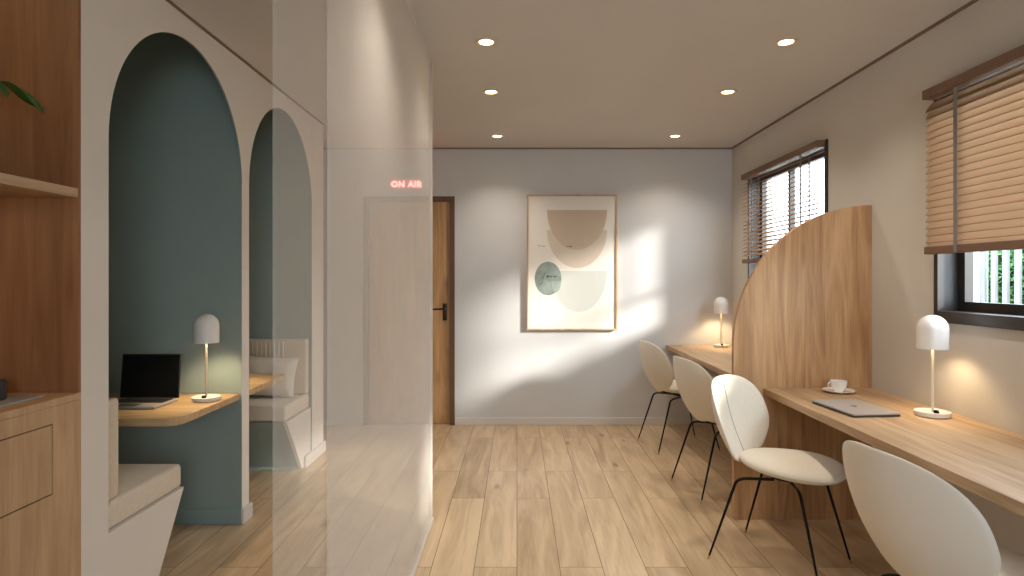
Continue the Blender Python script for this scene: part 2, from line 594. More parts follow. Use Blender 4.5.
def arch_pts(y0, y1, top, spring, n=40):
    c = (y0 + y1) / 2
    r = (y1 - y0) / 2
    return [(c - r * math.cos(PI * k / n), spring + (top - spring) * math.sin(PI * k / n)) for k in range(n + 1)]


SPR, TOP = 1.90, 2.485
segs = [(YW0, ARCH[0][0]), (ARCH[0][1], ARCH[1][0]), (ARCH[1][1], YW1)]
for a, b in segs:
    mb.box(XL - T, XL, a, b, 0, H)
for (a, b) in ARCH:
    P = arch_pts(a, b, TOP, SPR)
    for (p, q) in zip(P, P[1:]):
        mb.mi = 0
        vs = [mb.bm.verts.new((XL, p[0], p[1])), mb.bm.verts.new((XL, q[0], q[1])), mb.bm.verts.new((XL, q[0], H)), mb.bm.verts.new((XL, p[0], H))]
        mb.face(vs)
        mb.mi = 1
        ws = [mb.bm.verts.new((XL - T, p[0], p[1])), mb.bm.verts.new((XL - T, q[0], q[1])), mb.bm.verts.new((XL - T, q[0], H)), mb.bm.verts.new((XL - T, p[0], H))]
        mb.face(ws)
        us = [mb.bm.verts.new((XL, p[0], p[1])), mb.bm.verts.new((XL, q[0], q[1])), mb.bm.verts.new((XL - T, q[0], q[1])), mb.bm.verts.new((XL - T, p[0], p[1]))]
        mb.face(us)
struct(mb.build('wall_left', [M['post'], M['teal']]), 'white wall pierced by two tall arched booth openings', 'wall')
# jamb facing inside booths painted teal: partitions run flush to the panel
for nm, y0, y1, lab in (('wall_booth_near', 2.17, 2.30, 'partition between wooden niche and first booth'),
                        ('wall_booth_middle', 3.4155, 3.5055, 'teal partition between the two booths'),
                        ('wall_booth_far', 4.5795, 4.83, 'partition closing the second booth')):
    mb = MB()
    e = 0.0 if nm == 'wall_booth_near' else 0.0
    mb.box(XBK, XL - T + .0005, y0, y1, 0, HB)
    mb.box(XL - T, XL - 0.0015, y0 - .0008, y1 + .0008, 0, SPR) if nm != 'wall_booth_near' else None
    struct(mb.build(nm, M['teal'], weld=False), lab, 'wall')
struct(MB().box(XBK - .1, -1.57, 2.17, 4.83, HB, HB + .1).build('ceiling_booths', M['teal']), 'teal painted ceiling inside the booths', 'ceiling')
struct(MB().box(XBK - .1, XBK, 2.17, 4.83, 0, HB).build('wall_booth_rear', M['teal']), 'teal rear wall of the booths', 'wall')
struct(MB().box(XL, XL + .002, 4.58, 4.83, 0.0, H).build('trim_9', M['post']), 'white post face beside the second booth', 'trim')
struct(MB().box(-3.0, XL, 4.83, 4.85, 0, H).build('wall_corridor', M['post']), 'white end of the booth block facing the corridor', 'wall')

# skirtings
def bb(name, x0, x1, y0, y1, h, m, lab):
    struct(MB().box(x0, x1, y0, y1, 0, h, 0.003, 1).build(name, m), lab, 'skirting board')


bb('baseboard_back', DX1 + .011, XR, YB - .014, YB, .07, M['base'], 'pale skirting along the far wall')
bb('baseboard_right', XR - .014, XR, YF, YB - .014, .07, M['base'], 'pale skirting under the desks')
bb('baseboard_post_middle', XL - .001, XL + .016, 3.40, 3.52, .085, M['base'], 'white skirting round the slim post between arches')
bb('baseboard_post_far', XL - .001, XL + .016, 4.42, 4.87, .085, M['base'], 'white skirting at foot of the far post')
bb('baseboard_booth_near', XBK, XL - .003, 3.398, 3.4145, .085, M['teal_base'], 'teal skirting inside the first booth')
# thin brown strips along the ceiling, gap shade put into their colour
struct(MB().box(-3.0, XR, YB - .012, YB, H - .011, H).build('trim_1', M['gap']), 'thin brown strip painted as a shadow gap above the far wall', 'trim')
struct(MB().box(XR - .012, XR, YF, YB - .012, H - .012, H).build('trim_2', M['gap']), 'thin brown strip painted as a shadow gap above the window wall', 'trim')
struct(MB().box(XL, XL + .010, YW0, YW1, H - .010, H).build('trim_3', M['gap']), 'thin brown strip painted as a shadow gap above the arched wall', 'trim')

# ---- door
dr = empty('door_1', (0, 0, 0))
struct(dr, 'oak door in a brown frame in the far wall', 'door')
cx = (DX0 + DX1) / 2
MB().box(DX0 + .035, DX1 - .035, YB + .03, YB + .07, .004, DH - .035).build('door_leaf', M['door'], dr)
fr = MB()
fr.box(DX0, DX0 + .035, YB - .012, YB + .12, 0, DH)
fr.box(DX1 - .035, DX1, YB - .012, YB + .12, 0, DH)
fr.box(DX0 + .035, DX1 - .035, YB - .012, YB + .12, DH - .035, DH)
fr.box(DX0 + .035, DX1 - .035, YB + .03, YB + .12, 0, .003)  # threshold and unseen backing panel, added to block sky light under the door
fr.box(DX0 + .035, DX1 - .035, YB + .075, YB + .12, 0, DH - .035)
fr.box(DX0 - .01, DX0, YB - .014, YB, 0, DH + .01)
fr.box(DX1, DX1 + .01, YB - .014, YB, 0, DH + .01)
fr.box(DX0, DX1, YB - .014, YB, DH, DH + .01)
fr.build('door_frame', M['dframe'], dr, weld=False)
hd = MB()
hx = DX1 - .085
hd.box(hx - .02, hx + .02, YB + .022, YB + .03, .98, 1.14, .004)
hd.tube([(hx, YB + .03, 1.09), (hx, YB - .02, 1.09)], .009)
hd.tube([(hx + .005, YB - .02, 1.09), (hx - .03, YB - .024, 1.09), (hx - .12, YB - .022, 1.085)], .009)
hd.tube([(hx, YB + .03, 1.01), (hx, YB + .012, 1.01)], .012)
hd.build('door_handle', M['bronze'], dr, True, weld=False)


# ---- windows
def window(name, win, lab, mull):
    y0, y1, z0, z1 = win
    w = empty(name, (0, 0, 0))
    struct(w, lab, 'window')
    f = MB()
    x = XR
    t = .018
    # deep dark liner
    f.box(x - .012, x + .14, y0, y0 + t, z0, z1)
    f.box(x - .012, x + .14, y1 - t, y1, z0, z1)
    f.box(x - .012, x + .14, y0 + t, y1 - t, z1 - t, z1)
    f.box(x - .02, x + .14, y0 + t, y1 - t, z0, z0 + t)
    # casing
    c = .03
    f.box(x - .012, x, y0 - .01, y0, z0 - .01, z1 + .01)
    f.box(x - .012, x, y1, y1 + .01, z0 - .01, z1 + .01)
    f.box(x - .02, x, y0 - .01, y1 + .01, z0 - .035, z0)
    f.build('window_frame', M['dark'], w, weld=False)
    s = MB()
    a0, a1 = x + .085, x + .125
    k = .045
    s.box(a0, a1, y0 + t, y0 + t + k, z0 + t, z1 - t)
    s.box(a0, a1, y1 - t - k, y1 - t, z0 + t, z1 - t)
    s.box(a0, a1, y0 + t + k, y1 - t - k, z0 + t, z0 + t + k)
    s.box(a0, a1, y0 + t + k, y1 - t - k, z1 - t - k, z1 - t)
    for my in mull:
        s.box(a0, a1, my - .018, my + .018, z0 + t + k, z1 - t - k)
    s.build('window_sash', M['dark'], w, weld=False)
    MB().box(x + .10, x + .106, y0 + t + k - .005, y1 - t - k + .005, z0 + t + k - .005, z1 - t - k + .005).build('window_pane', M['pane'], w)


window('window_1', WIN1, 'dark framed window above the near desk, fence showing below its blind', [2.02])
window('window_2', WIN2, 'dark framed window behind the rounded divider', [4.72])
w3 = empty('fill_window')  # unseen window, added to let fill light in from behind
struct(w3, 'unseen window added behind the viewer for fill light', 'window')
f = MB()
f.box(FILL_WIN[0], FILL_WIN[0] + .05, YF - .14, YF - .06, FILL_WIN[2], FILL_WIN[3])
f.box(FILL_WIN[1] - .05, FILL_WIN[1], YF - .14, YF - .06, FILL_WIN[2], FILL_WIN[3])
f.box(FILL_WIN[0] + .05, FILL_WIN[1] - .05, YF - .14, YF - .06, FILL_WIN[2], FILL_WIN[2] + .05)
f.box(FILL_WIN[0] + .05, FILL_WIN[1] - .05, YF - .14, YF - .06, FILL_WIN[3] - .05, FILL_WIN[3])
f.build('window_frame', M['dark'], w3, weld=False)
MB().box(FILL_WIN[0] + .05, FILL_WIN[1] - .05, YF - .105, YF - .1, FILL_WIN[2] + .05, FILL_WIN[3] - .05).build('window_pane', M['pane'], w3)


# ---- venetian blinds
def blind(y0, y1, z0, z1, tilt, mat, lab, tapes, pitch=0.0325, W=.025):
    r = empty('venetian_blind', (1.982, (y0 + y1) / 2, z1))
    tag(r, lab, 'blind', 'wooden venetian blinds')
    L2 = (y1 - y0) / 2
    MB().box(-.032, .032, -L2 - .004, L2 + .004, -.045, 0, .003, 2).build('headrail', M['rail'], r)
    hgt = z1 - z0
    MB().box(-.026, .026, -L2, L2, -hgt, -hgt + .036, .004, 2).build('bottom_rail', M['rail'], r)
    s = MB()
    z = -.055 - pitch * .8
    while z > -hgt + .045:
        c, sn = math.cos(tilt), math.sin(tilt)
        pts = []
        for k in range(5):
            u = -1 + k * .5
            cam_ = .0035 * (1 - u * u)
            pts.append((u * W * c - cam_ * sn, z + u * W * sn + cam_ * c))
        th = .0028
        for k in range(4, -1, -1):
            u = -1 + k * .5
            cam_ = .0035 * (1 - u * u) - th
            pts.append((u * W * c - cam_ * sn, z + u * W * sn + cam_ * c))
        n = len(pts)
        A = [s.bm.verts.new((p[0], -L2, p[1])) for p in pts]
        B = [s.bm.verts.new((p[0], L2, p[1])) for p in pts]
        s.face(A); s.face(B[::-1])
        for i in range(n):
            s.face([A[i], B[i], B[(i + 1) % n], A[(i + 1) % n]])
        z -= pitch
    s.build('slats', mat, r, weld=False)
    for ty in tapes:
        tp = MB()
        tp.box(-.0305, -.0290, ty - .011, ty + .011, -hgt + .002, -.05)
        tp.box(.0290, .0305, ty - .011, ty + .011, -hgt + .002, -.05)
        tp.build('ladder_tape', M['tape'], r, weld=False)
    return r


blind(1.40, 2.935, 1.488, 2.275, math.radians(54), M['slat1'], 'wide brown wooden blind glowing over the near window, slats nearly closed', [.55, -.05, -.60], .033, .0295)
blind(3.98, 5.31, 1.505, 2.275, math.radians(23), M['slat2'], 'wooden blind with open bright slats on the window behind the rounded divider', [.435, -.445])

# ---- downlights
DL = [(-.16, 3.166, 'large downlight nearest the glass, left row'), (-.17, 4.01, 'second downlight of the left row, between its neighbours'),
      (-.17, 5.25, 'farthest downlight of the left row above the door side'), (1.396, 3.166, 'large downlight near the window wall, right row'),
      (1.385, 4.01, 'middle downlight of the right row'), (1.36, 5.25, 'farthest downlight of the right row above the picture side')]
for (x, y, z_) in ((-.16, 2.0, 0), (1.39, 2.0, 0), (-.16, .6, 0), (1.39, .6, 0)):
    pass
proto = None
EN = 9.0
for i, (x, y, lab) in enumerate(DL + [(-.16, 2.1, 'downlight overhead, left row'), (1.39, 2.1, 'downlight overhead, right row')]):
    if proto is None:
        d = empty('downlight', (x, y, H))
        MB().lathe([(.036, .0), (.060, .0), (.060, -.004), (.056, -.006), (.040, -.004), (.036, 0)], n=32).build('trim_ring', M['ring'], d, True)
        MB().lathe([(0, -.0015), (.036, -.0015), (.036, -.0005), (0, -.0005)], n=24).build('lamp_lens', M['spot'], d)
        proto = d
    else:
        d = copy_tree(proto)
        d.location = (x, y, H)
    tag(d, lab, 'ceiling light', 'recessed ceiling downlights')
    ld = bpy.data.lights.new('downlight_beam', 'SPOT')
    ld.energy = EN
    ld.color = (1.0, .88, .74)
    ld.spot_size = math.radians(120)
    ld.spot_blend = 1.0
    ld.shadow_soft_size = .04
    lo = bpy.data.objects.new('downlight_beam', ld)
    lo.location = (0, 0, -.02)
    lo.parent = d
    COL.objects.link(lo)

# ------------------------------------------------------------------ glass partition
gp = empty('glass_partition', (-.48, 2.33, 0))
tag(gp, 'tall hazy glass screen of two overlapping sheets beside the booths', 'glass screen')
MB().box(-.018, -.012, 1.243 - 2.33, 3.46 - 2.33, .02, H - .002).build('rear_sheet', M['gl1'], gp)
MB().box(-.006, .0, 1.562 - 2.33, 3.455 - 2.33, .02, H - .002).build('front_sheet', M['gl2'], gp)
MB().box(-.024, .008, 1.24 - 2.33, 3.468 - 2.33, 0, .02, .003, 2).build('floor_track', M['gledge'], gp)
MB().box(-.018, .0, 3.46 - 2.33, 3.466 - 2.33, .02, H - .002).build('edge_strip', M['gledge'], gp)

# ------------------------------------------------------------------ niche cabinet (left)
cb = empty('cabinet', (XL - .3, 1.0, 0))
tag(cb, 'oak cabinet with worktop and handleless drawers at the left edge', 'cabinet')
CX = XL - .3
y0, y1 = -.6 - 1.0, 2.155 - 1.0
xf, xb = .3, -.3      # local front / rear


bd = MB()
bd.box(xb, xf - .02, y0, y1, 0, .945)
bd.build('cabinet_body', M['cab_in'], cb)
MB().box(xb, xf, y0, y1, .945, .97, .002, 1).build('worktop', M['cab'], cb)
# front fascia with drawer recess: pieces around drawers
fa = MB()
ys = [(-.6, .53), (.56, 1.0 + .02)]
dr_y = [(-.35 - 1.0 + .0, .50 - 1.0), (.53 - 1.0 + .0, 2.02 - 1.0)]
zs = [(.66, .885)]
fa.box(xf - .019, xf, y0, y1, .0, .655)
fa.box(xf - .019, xf, y0, y1, .89, .945)
fa.box(xf - .019, xf, dr_y[1][1] + .004, y1, .655, .89)
fa.box(xf - .019, xf, y0, dr_y[1][0] - .004, .655, .89)
fa.build('front_panel', M['cab'], cb, weld=False)
MB().box(xf - .024, xf - .006, dr_y[1][0] - .004, dr_y[1][1] + .004, .655, .89).build('drawer_gap', M['gapd'], cb)
MB().box(xf - .020, xf, dr_y[1][0], dr_y[1][1], .659, .886, .001, 1).build('drawer', M['cab'], cb)

nc = empty('shelving_niche', (XL - .3, 1.0, 0))
tag(nc, 'tall brown wood lined recess above the cabinet worktop', 'shelving')
MB().box(-.3, .2995, y1 - .013, y1 - .0005, 0.9705, H - .001).build('end_panel', M['cab_in'], nc)
MB().box(-.32, -.301, y0, y1 - .001, .0, H).build('back_panel', M['cab_in'], nc)
sh = MB().box(-.3, .298, y0, y1 - .001, 1.656, 1.688, .001, 1).build('shelf', M['oak_y'], nc)
tag(sh, 'pale oak shelf')
# warm strip light under shelf
ls = MB().box(-.22, -.20, y0 + 1.2, y1 - .35, 1.644, 1.655).build('niche_glow_strip', M['bulb'], nc)

MB().box(-.22, -.20, y0 + 1.2, y1 - .35, H - .012, H - .001).build('niche_glow_strip', M['bulb'], nc)  # unseen strip under the niche top, added for more glow
# things on the worktop
mg = empty('magazine', (-1.73, 1.96, .97))
tag(mg, 'flat pale grey magazine on the cabinet worktop', 'magazine')
MB().box(-.15, .13, -.15, .1, 0, .008, .002, 1).build('cover', M['cover'], mg)
cn = MB().lathe([(0, 0), (.05, 0), (.052, .004), (.052, .055), (.050, .062), (0, .062)], n=32).build('canister', M['canister'], None, True, (-1.715, 1.97, .978))
tag(cn, 'small charcoal canister on the magazine', 'canister')

# plant on shelf
pl = empty('potted_plant', (-1.80, 1.78, 1.688))
tag(pl, 'potted plant on the niche shelf, a drooping green leaf tip showing', 'plant')
MB().lathe([(0, 0), (.06, 0), (.075, .12), (.078, .13), (.070, .13), (.066, .11), (0, .11)]).build('pot', M['pot'], pl, True)
MB().lathe([(0, .111), (.066, .111), (.066, .113), (0, .114)]).build('soil', M['soil'], pl)


def leaf(mb, base, tip, w, droop=.03, n=12, wave=.006):
    base, tip = Vector(base), Vector(tip)
    d = (tip - base)
    side = d.cross(Vector((0, 0, 1))).normalized()
    rows = []
    for i in range(n + 1):
        t = i / n
        c = base + d * t + Vector((0, 0, droop * math.sin(PI * t) * 1.0))
        ww = w * math.sin(PI * min(1, t * .93 + .04)) ** .7 * (1 - .25 * t)
        rows.append([mb.bm.verts.new(c + side * ww * u + Vector((0, 0, -abs(u) * ww * .45 + wave * math.sin(9 * t + 2 * u)))) for u in (-1, -.5, 0, .5, 1)])
    for a, b in zip(rows, rows[1:]):
        for k in range(4):
            mb.face([a[k], a[k + 1], b[k + 1], b[k]])


def solid(o, t):
    m = o.modifiers.new('thickness', 'SOLIDIFY')
    m.thickness = t
    return o


for k, (tx, ty, tz, w) in enumerate([(.270, .19, .228, .045), (.235, .10, .25, .045), (.1, -.18, .30, .05), (-.1, .2, .32, .05), (-.15, -.15, .28, .05), (.19, -.05, .33, .04)]):
    lm = MB()
    st = Vector((tx * .42, ty * .42, .30 + .02 * (k % 3)))
    leaf(lm, st, (tx, ty, tz), w, .045, 16, .010)
    lo = lm.build('leaf', M['leaf'], pl, True)
    solid(lo, .0015)
    MB().tube([(0, 0, .11), st * .5 + Vector((0, 0, .08)), st], [.003, .0025, .002], 6).build('stem', M['stemg'], pl, True)


# ------------------------------------------------------------------ booths
def bench(y_wall, y_front, lab, sgn, y_foot, bh):
    """sgn=+1: front towards +Y (backrest on the near side)"""
    b = empty('booth_bench', (XL - .02, y_wall, 0))
    tag(b, lab, 'bench', 'booth benches')
    L_ = y_front - y_wall
    Lf = y_foot - y_wall
    d = XBK + .002 - (XL - .02)
    # slanted base: white end plate on the aisle side, teal body behind
    MB().prism([(0, 0), (Lf, 0), (L_, .405), (0, .405)], 'X', d, -.012).build('bench_base', M['teal'], b)
    MB().prism([(0, 0), (Lf, 0), (L_, .405), (0, .405)], 'X', -.012, .012).build('end_plate', M['post'], b)
    ks = MB()
    kx = Lf + sgn * .012
    ks.box(d, .0, min(Lf, kx) - .001, max(Lf, kx), 0, .085)
    ks.build('kickboard', M['teal_base'], b)
    ya, yb = sorted((sgn * .005, L_))
    MB().box(d, .004, ya, yb, .408, .515, .018, 4).build('seat_cushion', M['cushion'], b, True)
    # upright backrest with soft channels
    bk = MB()
    th = .095 if sgn > 0 else .072
    ya, yb = sorted((sgn * .002, sgn * th))
    bk.box(d, .0, ya, yb, .517, bh, .014, 3)
    bk.build('backrest', M['cushion2'], b, True)
    pt = MB()
    xx = -.17
    yy = sgn * (th + .001)
    while xx > d + .1:
        pt.tube([(xx, yy, .60), (xx, yy + sgn * .004, .75), (xx, yy, bh - .02)], [.006, .011, .006], 8)
        xx -= .032
    pt.build('pleats', M['cushion2'], b, True, weld=False)
    return b


bench(2.302, 2.835, 'beige cushioned bench in the first booth, cut by the white post', 1, 2.585, .905)
bench(4.578, 4.10, 'cream bench with tall backrest in the second booth, behind the glass', -1, 4.40, .925)


def booth_table(y_wall, y_front, lab):
    t = empty('booth_table', (XL - .01, y_wall, 0))
    tag(t, lab, 'table', 'wall-fixed booth tables')
    D = y_front - y_wall
    s = 1 if D > 0 else -1
    x0 = XBK + .002 - (XL - .01)
    r = .065
    pts = [(x0, 0), (0, 0)]
    for k in range(0, 11):
        a = PI / 2 * k / 10
        pts.append((-r + r * math.cos(a), D - s * r + s * r * math.sin(a)))
    pts.append((x0, D))
    o = MB().prism(pts, 'Z', .695, .73).build('tabletop', M['oak_x'], t)
    bv = o.modifiers.new('soft_edge', 'BEVEL'); bv.width = .003; bv.segments = 2; bv.limit_method = 'ANGLE'
    MB().box(-.7, -.66, min(s * .002, D * .8), max(s * .002, D * .8), .64, .695).build('bracket', M['black'], t)
    return t


booth_table(3.4135, 2.79, 'pale oak table in the first booth with the open laptop on it')
booth_table(3.5075, 4.13, 'oak table tip in the second booth, in front of the pillow')

# pillow in second booth
pw = MB()
n = 16
front, back = [], []
for i in range(n + 1):
    for side, store in ((1, front), (-1, back)):
        row = []
        for j in range(n + 1):
            u, v = -1 + 2 * i / n, -1 + 2 * j / n
            e = (1 - u ** 4) * (1 - v ** 4)
            px = u * .21 * (1 - .07 * (1 - v * v))
            pz = v * .15 * (1 - .10 * (1 - u * u))
            row.append(pw.bm.verts.new((px, side * .065 * e ** .5 + .004 * math.sin(7 * u + 3 * v) * e, pz)))
        store.append(row)
for store in (front, back):
    for i in range(n):
        for j in range(n):
            pw.face([store[i][j], store[i + 1][j], store[i + 1][j + 1], store[i][j + 1]])
po = pw.build('pillow', M['fabric'], None, True, (-1.81, 4.415, .665))
po.rotation_euler = (math.radians(-14), math.radians(4), math.radians(4))
tag(po, 'cream pillow leaning on the backrest of the second booth bench', 'pillow')


# ------------------------------------------------------------------ table lamps
def make_lamp():
    l = empty('table_lamp')
    MB().lathe([(0, 0), (.062, 0), (.068, .004), (.0695, .014), (.0715, .019), (.0715, .023), (.068, .023), (.064, .019), (0, .019)], n=40).build('lamp_base', M['lampw'], l, True)
    MB().lathe([(0, .019), (.006, .019), (.006, .42), (0, .42)], n=14).build('lamp_stem', M['lamp_stem'], l, True)
    MB().lathe([(0, .019), (.011, .019), (.011, .027), (.008, .032), (0, .032)], c=(.0, -.025, 0), n=14).build('dimmer_knob', M['black'], l, True)
    r = .0625
    prof = [(r, .305), (r, .395)]
    for k in range(1, 12):
        a = PI / 2 * k / 11
        prof.append((r * math.cos(a), .395 + r * math.sin(a) * 1.0))
    prof[-1] = (0, .395 + r)
    inner = [(0, .395 + r - .004)] + [((r - .004) * math.cos(PI / 2 * k / 11), .395 + (r - .004) * math.sin(PI / 2 * k / 11)) for k in range(10, 0, -1)] + [(r - .004, .395), (r - .004, .305), (r, .305)]
    MB().lathe(prof + inner, n=40).build('lamp_shade', M['lampw'], l, True)
    MB().lathe([(0, .372), (.015, .376), (.020, .390), (.017, .405), (.0065, .42)], n=16).build('bulb', M['bulb'], l, True)
    return l


lamps = [((1.88, 2.76, .75), 1.0, 'large white dome lamp lit on the near desk beside the closed laptop'),
         ((1.86, 5.56, .75), 1.0, 'small looking white dome lamp on the far desk by the corner'),
         ((-1.635, 3.21, .73), 1.0, 'white dome lamp beside the open laptop in the first booth'),
         ((-1.80, 3.68, .73), .93, 'white dome lamp hidden behind the partition in the second booth')]
lp = make_lamp()
for i, (loc, s, lab) in enumerate(lamps):
    l = lp if i == 0 else copy_tree(lp)
    l.location = loc
    l.scale = (s, s, s)
    tag(l, lab, 'lamp', 'white dome table lamps')
    d = bpy.data.lights.new('lamp_glow', 'POINT')
    d.energy = 2.9 if i != 3 else 2.2
    d.color = (1.0, .77, .46)
    d.shadow_soft_size = .018
    g = bpy.data.objects.new('lamp_glow', d)
    g.location = (0, 0, .352)
    g.parent = l
    COL.objects.link(g)

# ------------------------------------------------------------------ laptops
lt = empty('open_laptop', (-1.93, 3.2, .73))
tag(lt, 'open laptop with black screen on the first booth table', 'laptop')
MB().box(-.155, .155, -.215, 0, .002, .014, .004, 2).build('keyboard_base', M['lap'], lt)
kb = MB()
for r_ in range(5):
    for c_ in range(13):
        kb.box(-.137 + c_ * .0212, -.137 + c_ * .0212 + .018, -.115 + r_ * .0205, -.115 + r_ * .0205 + .0172, .014, .0155)
kb.build('keys', M['keys'], lt, weld=False)
MB().box(-.05, .05, -.2, -.135, .0139, .0146).build('trackpad', M['lapdark'], lt)
MB().tube([(-.12, .003, .014), (.12, .003, .014)], .006, 10).build('hinge', M['lapdark'], lt, True)
scr = MB().box(-.155, .155, -.004, .004, 0, .228, .003, 2).build('screen', M['keys'], lt, loc=(0, .004, .016))
scr.rotation_euler = (math.radians(-6), 0, 0)
MB().box(-.148, .148, -.0046, -.0039, .008, .220).build('display', M['screen'], scr)

cl = empty('closed_laptop', (1.60, 2.895, .75))
cl.rotation_euler = (0, 0, math.radians(5))
tag(cl, 'closed grey laptop lying on the near desk by the cup', 'laptop')
def rr(x0, x1, y0, y1, r, n=6):
    P = []
    for (cx_, cy_, a0) in ((x1 - r, y1 - r, 0), (x0 + r, y1 - r, 90), (x0 + r, y0 + r, 180), (x1 - r, y0 + r, 270)):
        for k in range(n + 1):
            a = math.radians(a0 + 90 * k / n)
            P.append((cx_ + r * math.cos(a), cy_ + r * math.sin(a)))
    return P
MB().prism(rr(-.115, .115, -.165, .165, .012), 'Z', .002, .010).build('laptop_base', M['lapdark'], cl)
MB().prism(rr(-.115, .115, -.165, .165, .012), 'Z', .0108, .017).build('laptop_lid', M['lap'], cl)
em = MB()
em.prism([(.012 * math.cos(a) - .0, .013 * math.sin(a) * (1 - .12 * math.sin(a))) for a in [2 * PI * k / 20 for k in range(20)]], 'Z', .017, .0174)
em.prism([(-.016 + .004 * math.cos(a), .004 + .005 * math.sin(a)) for a in [2 * PI * k / 12 for k in range(12)]], 'Z', .017, .0174)
em.build('lid_emblem', M['keys'], cl, weld=False)

# ------------------------------------------------------------------ cup and saucer
sc_ = MB().lathe([(0, 0), (.035, 0), (.038, .003), (.06, .007), (.080, .014), (.0815, .0155), (.079, .0165), (.058, .010), (.034, .006), (0, .006)], n=40).build('saucer', M['porc'], None, True, (1.755, 3.33, .75))
tag(sc_, 'white saucer under the cup by the wooden divider', 'saucer')
cu = empty('cup', (1.755, 3.33, .7565))
tag(cu, 'small white coffee cup on a saucer by the wooden divider', 'cup')
MB().lathe([(0, 0), (.024, 0), (.025, .004), (.033, .012), (.040, .03), (.0435, .058), (.0425, .0585), (.0405, .056), (.037, .03), (.03, .014), (0, .008)], n=36).build('cup_body', M['porc'], cu, True)
MB().lathe([(0, .047), (.0385, .047), (.0385, .0475), (0, .0478)], n=30).build('coffee', M['coffee'], cu)
MB().tube([(-.040 , -.004, .048), (-.054, -.008, .051), (-.063, -.011, .042), (-.060, -.010, .028), (-.048, -.006, .019), (-.036, -.003, .019)], .0036, 8).build('handle', M['porc'], cu, True)

# ------------------------------------------------------------------ desks and divider
DXF = 1.40
YD = 3.47


def desk(y0, y1, lab):
    d = empty('wall_desk', ((DXF + XR) / 2, y0, 0))
    tag(d, lab, 'desk', 'wall-hung oak desks')
    w = (XR - DXF) / 2
    MB().box(-w, w - .0005, 0, y1 - y0, .712, .75, .002, 2).build('desktop', M['oak_y'], d)
    n = max(2, int((y1 - y0) / 1.1))
    for k in range(n):
        yy = (y1 - y0) * (k + .5) / n
        b = MB()
        b.prism([(w - .002, .45), (w - .002, .71), (-w + .16, .71), (-w + .16, .68)], 'Y', yy - .012, yy + .012)
        b.build('bracket', M['dframe'], d)


desk(-.6, YD - .002, 'long oak desk below the near window, with laptop and lit lamp')
desk(YD + .037, YB - .002, 'short oak desk behind the rounded divider, reaching the far wall')

pts = [(XR - .001, 0), (XR - .001, 1.79)]
RX, RZ = XR - 1.234, .80
CZ = 1.79 - RZ
for k in range(0, 41):
    a = PI / 2 * k / 40
    pts.append((XR - .001 - RX * math.sin(a), CZ + RZ * math.cos(a)))
pts = [pts[0]] + pts[2:]
pts.append((XR - RX, 0))
dv = MB().prism(pts, 'Y', YD, YD + .035).build('desk_divider', M['oak_z'])
tag(dv, 'tall oak divider with rounded quarter top between the desks', 'divider')


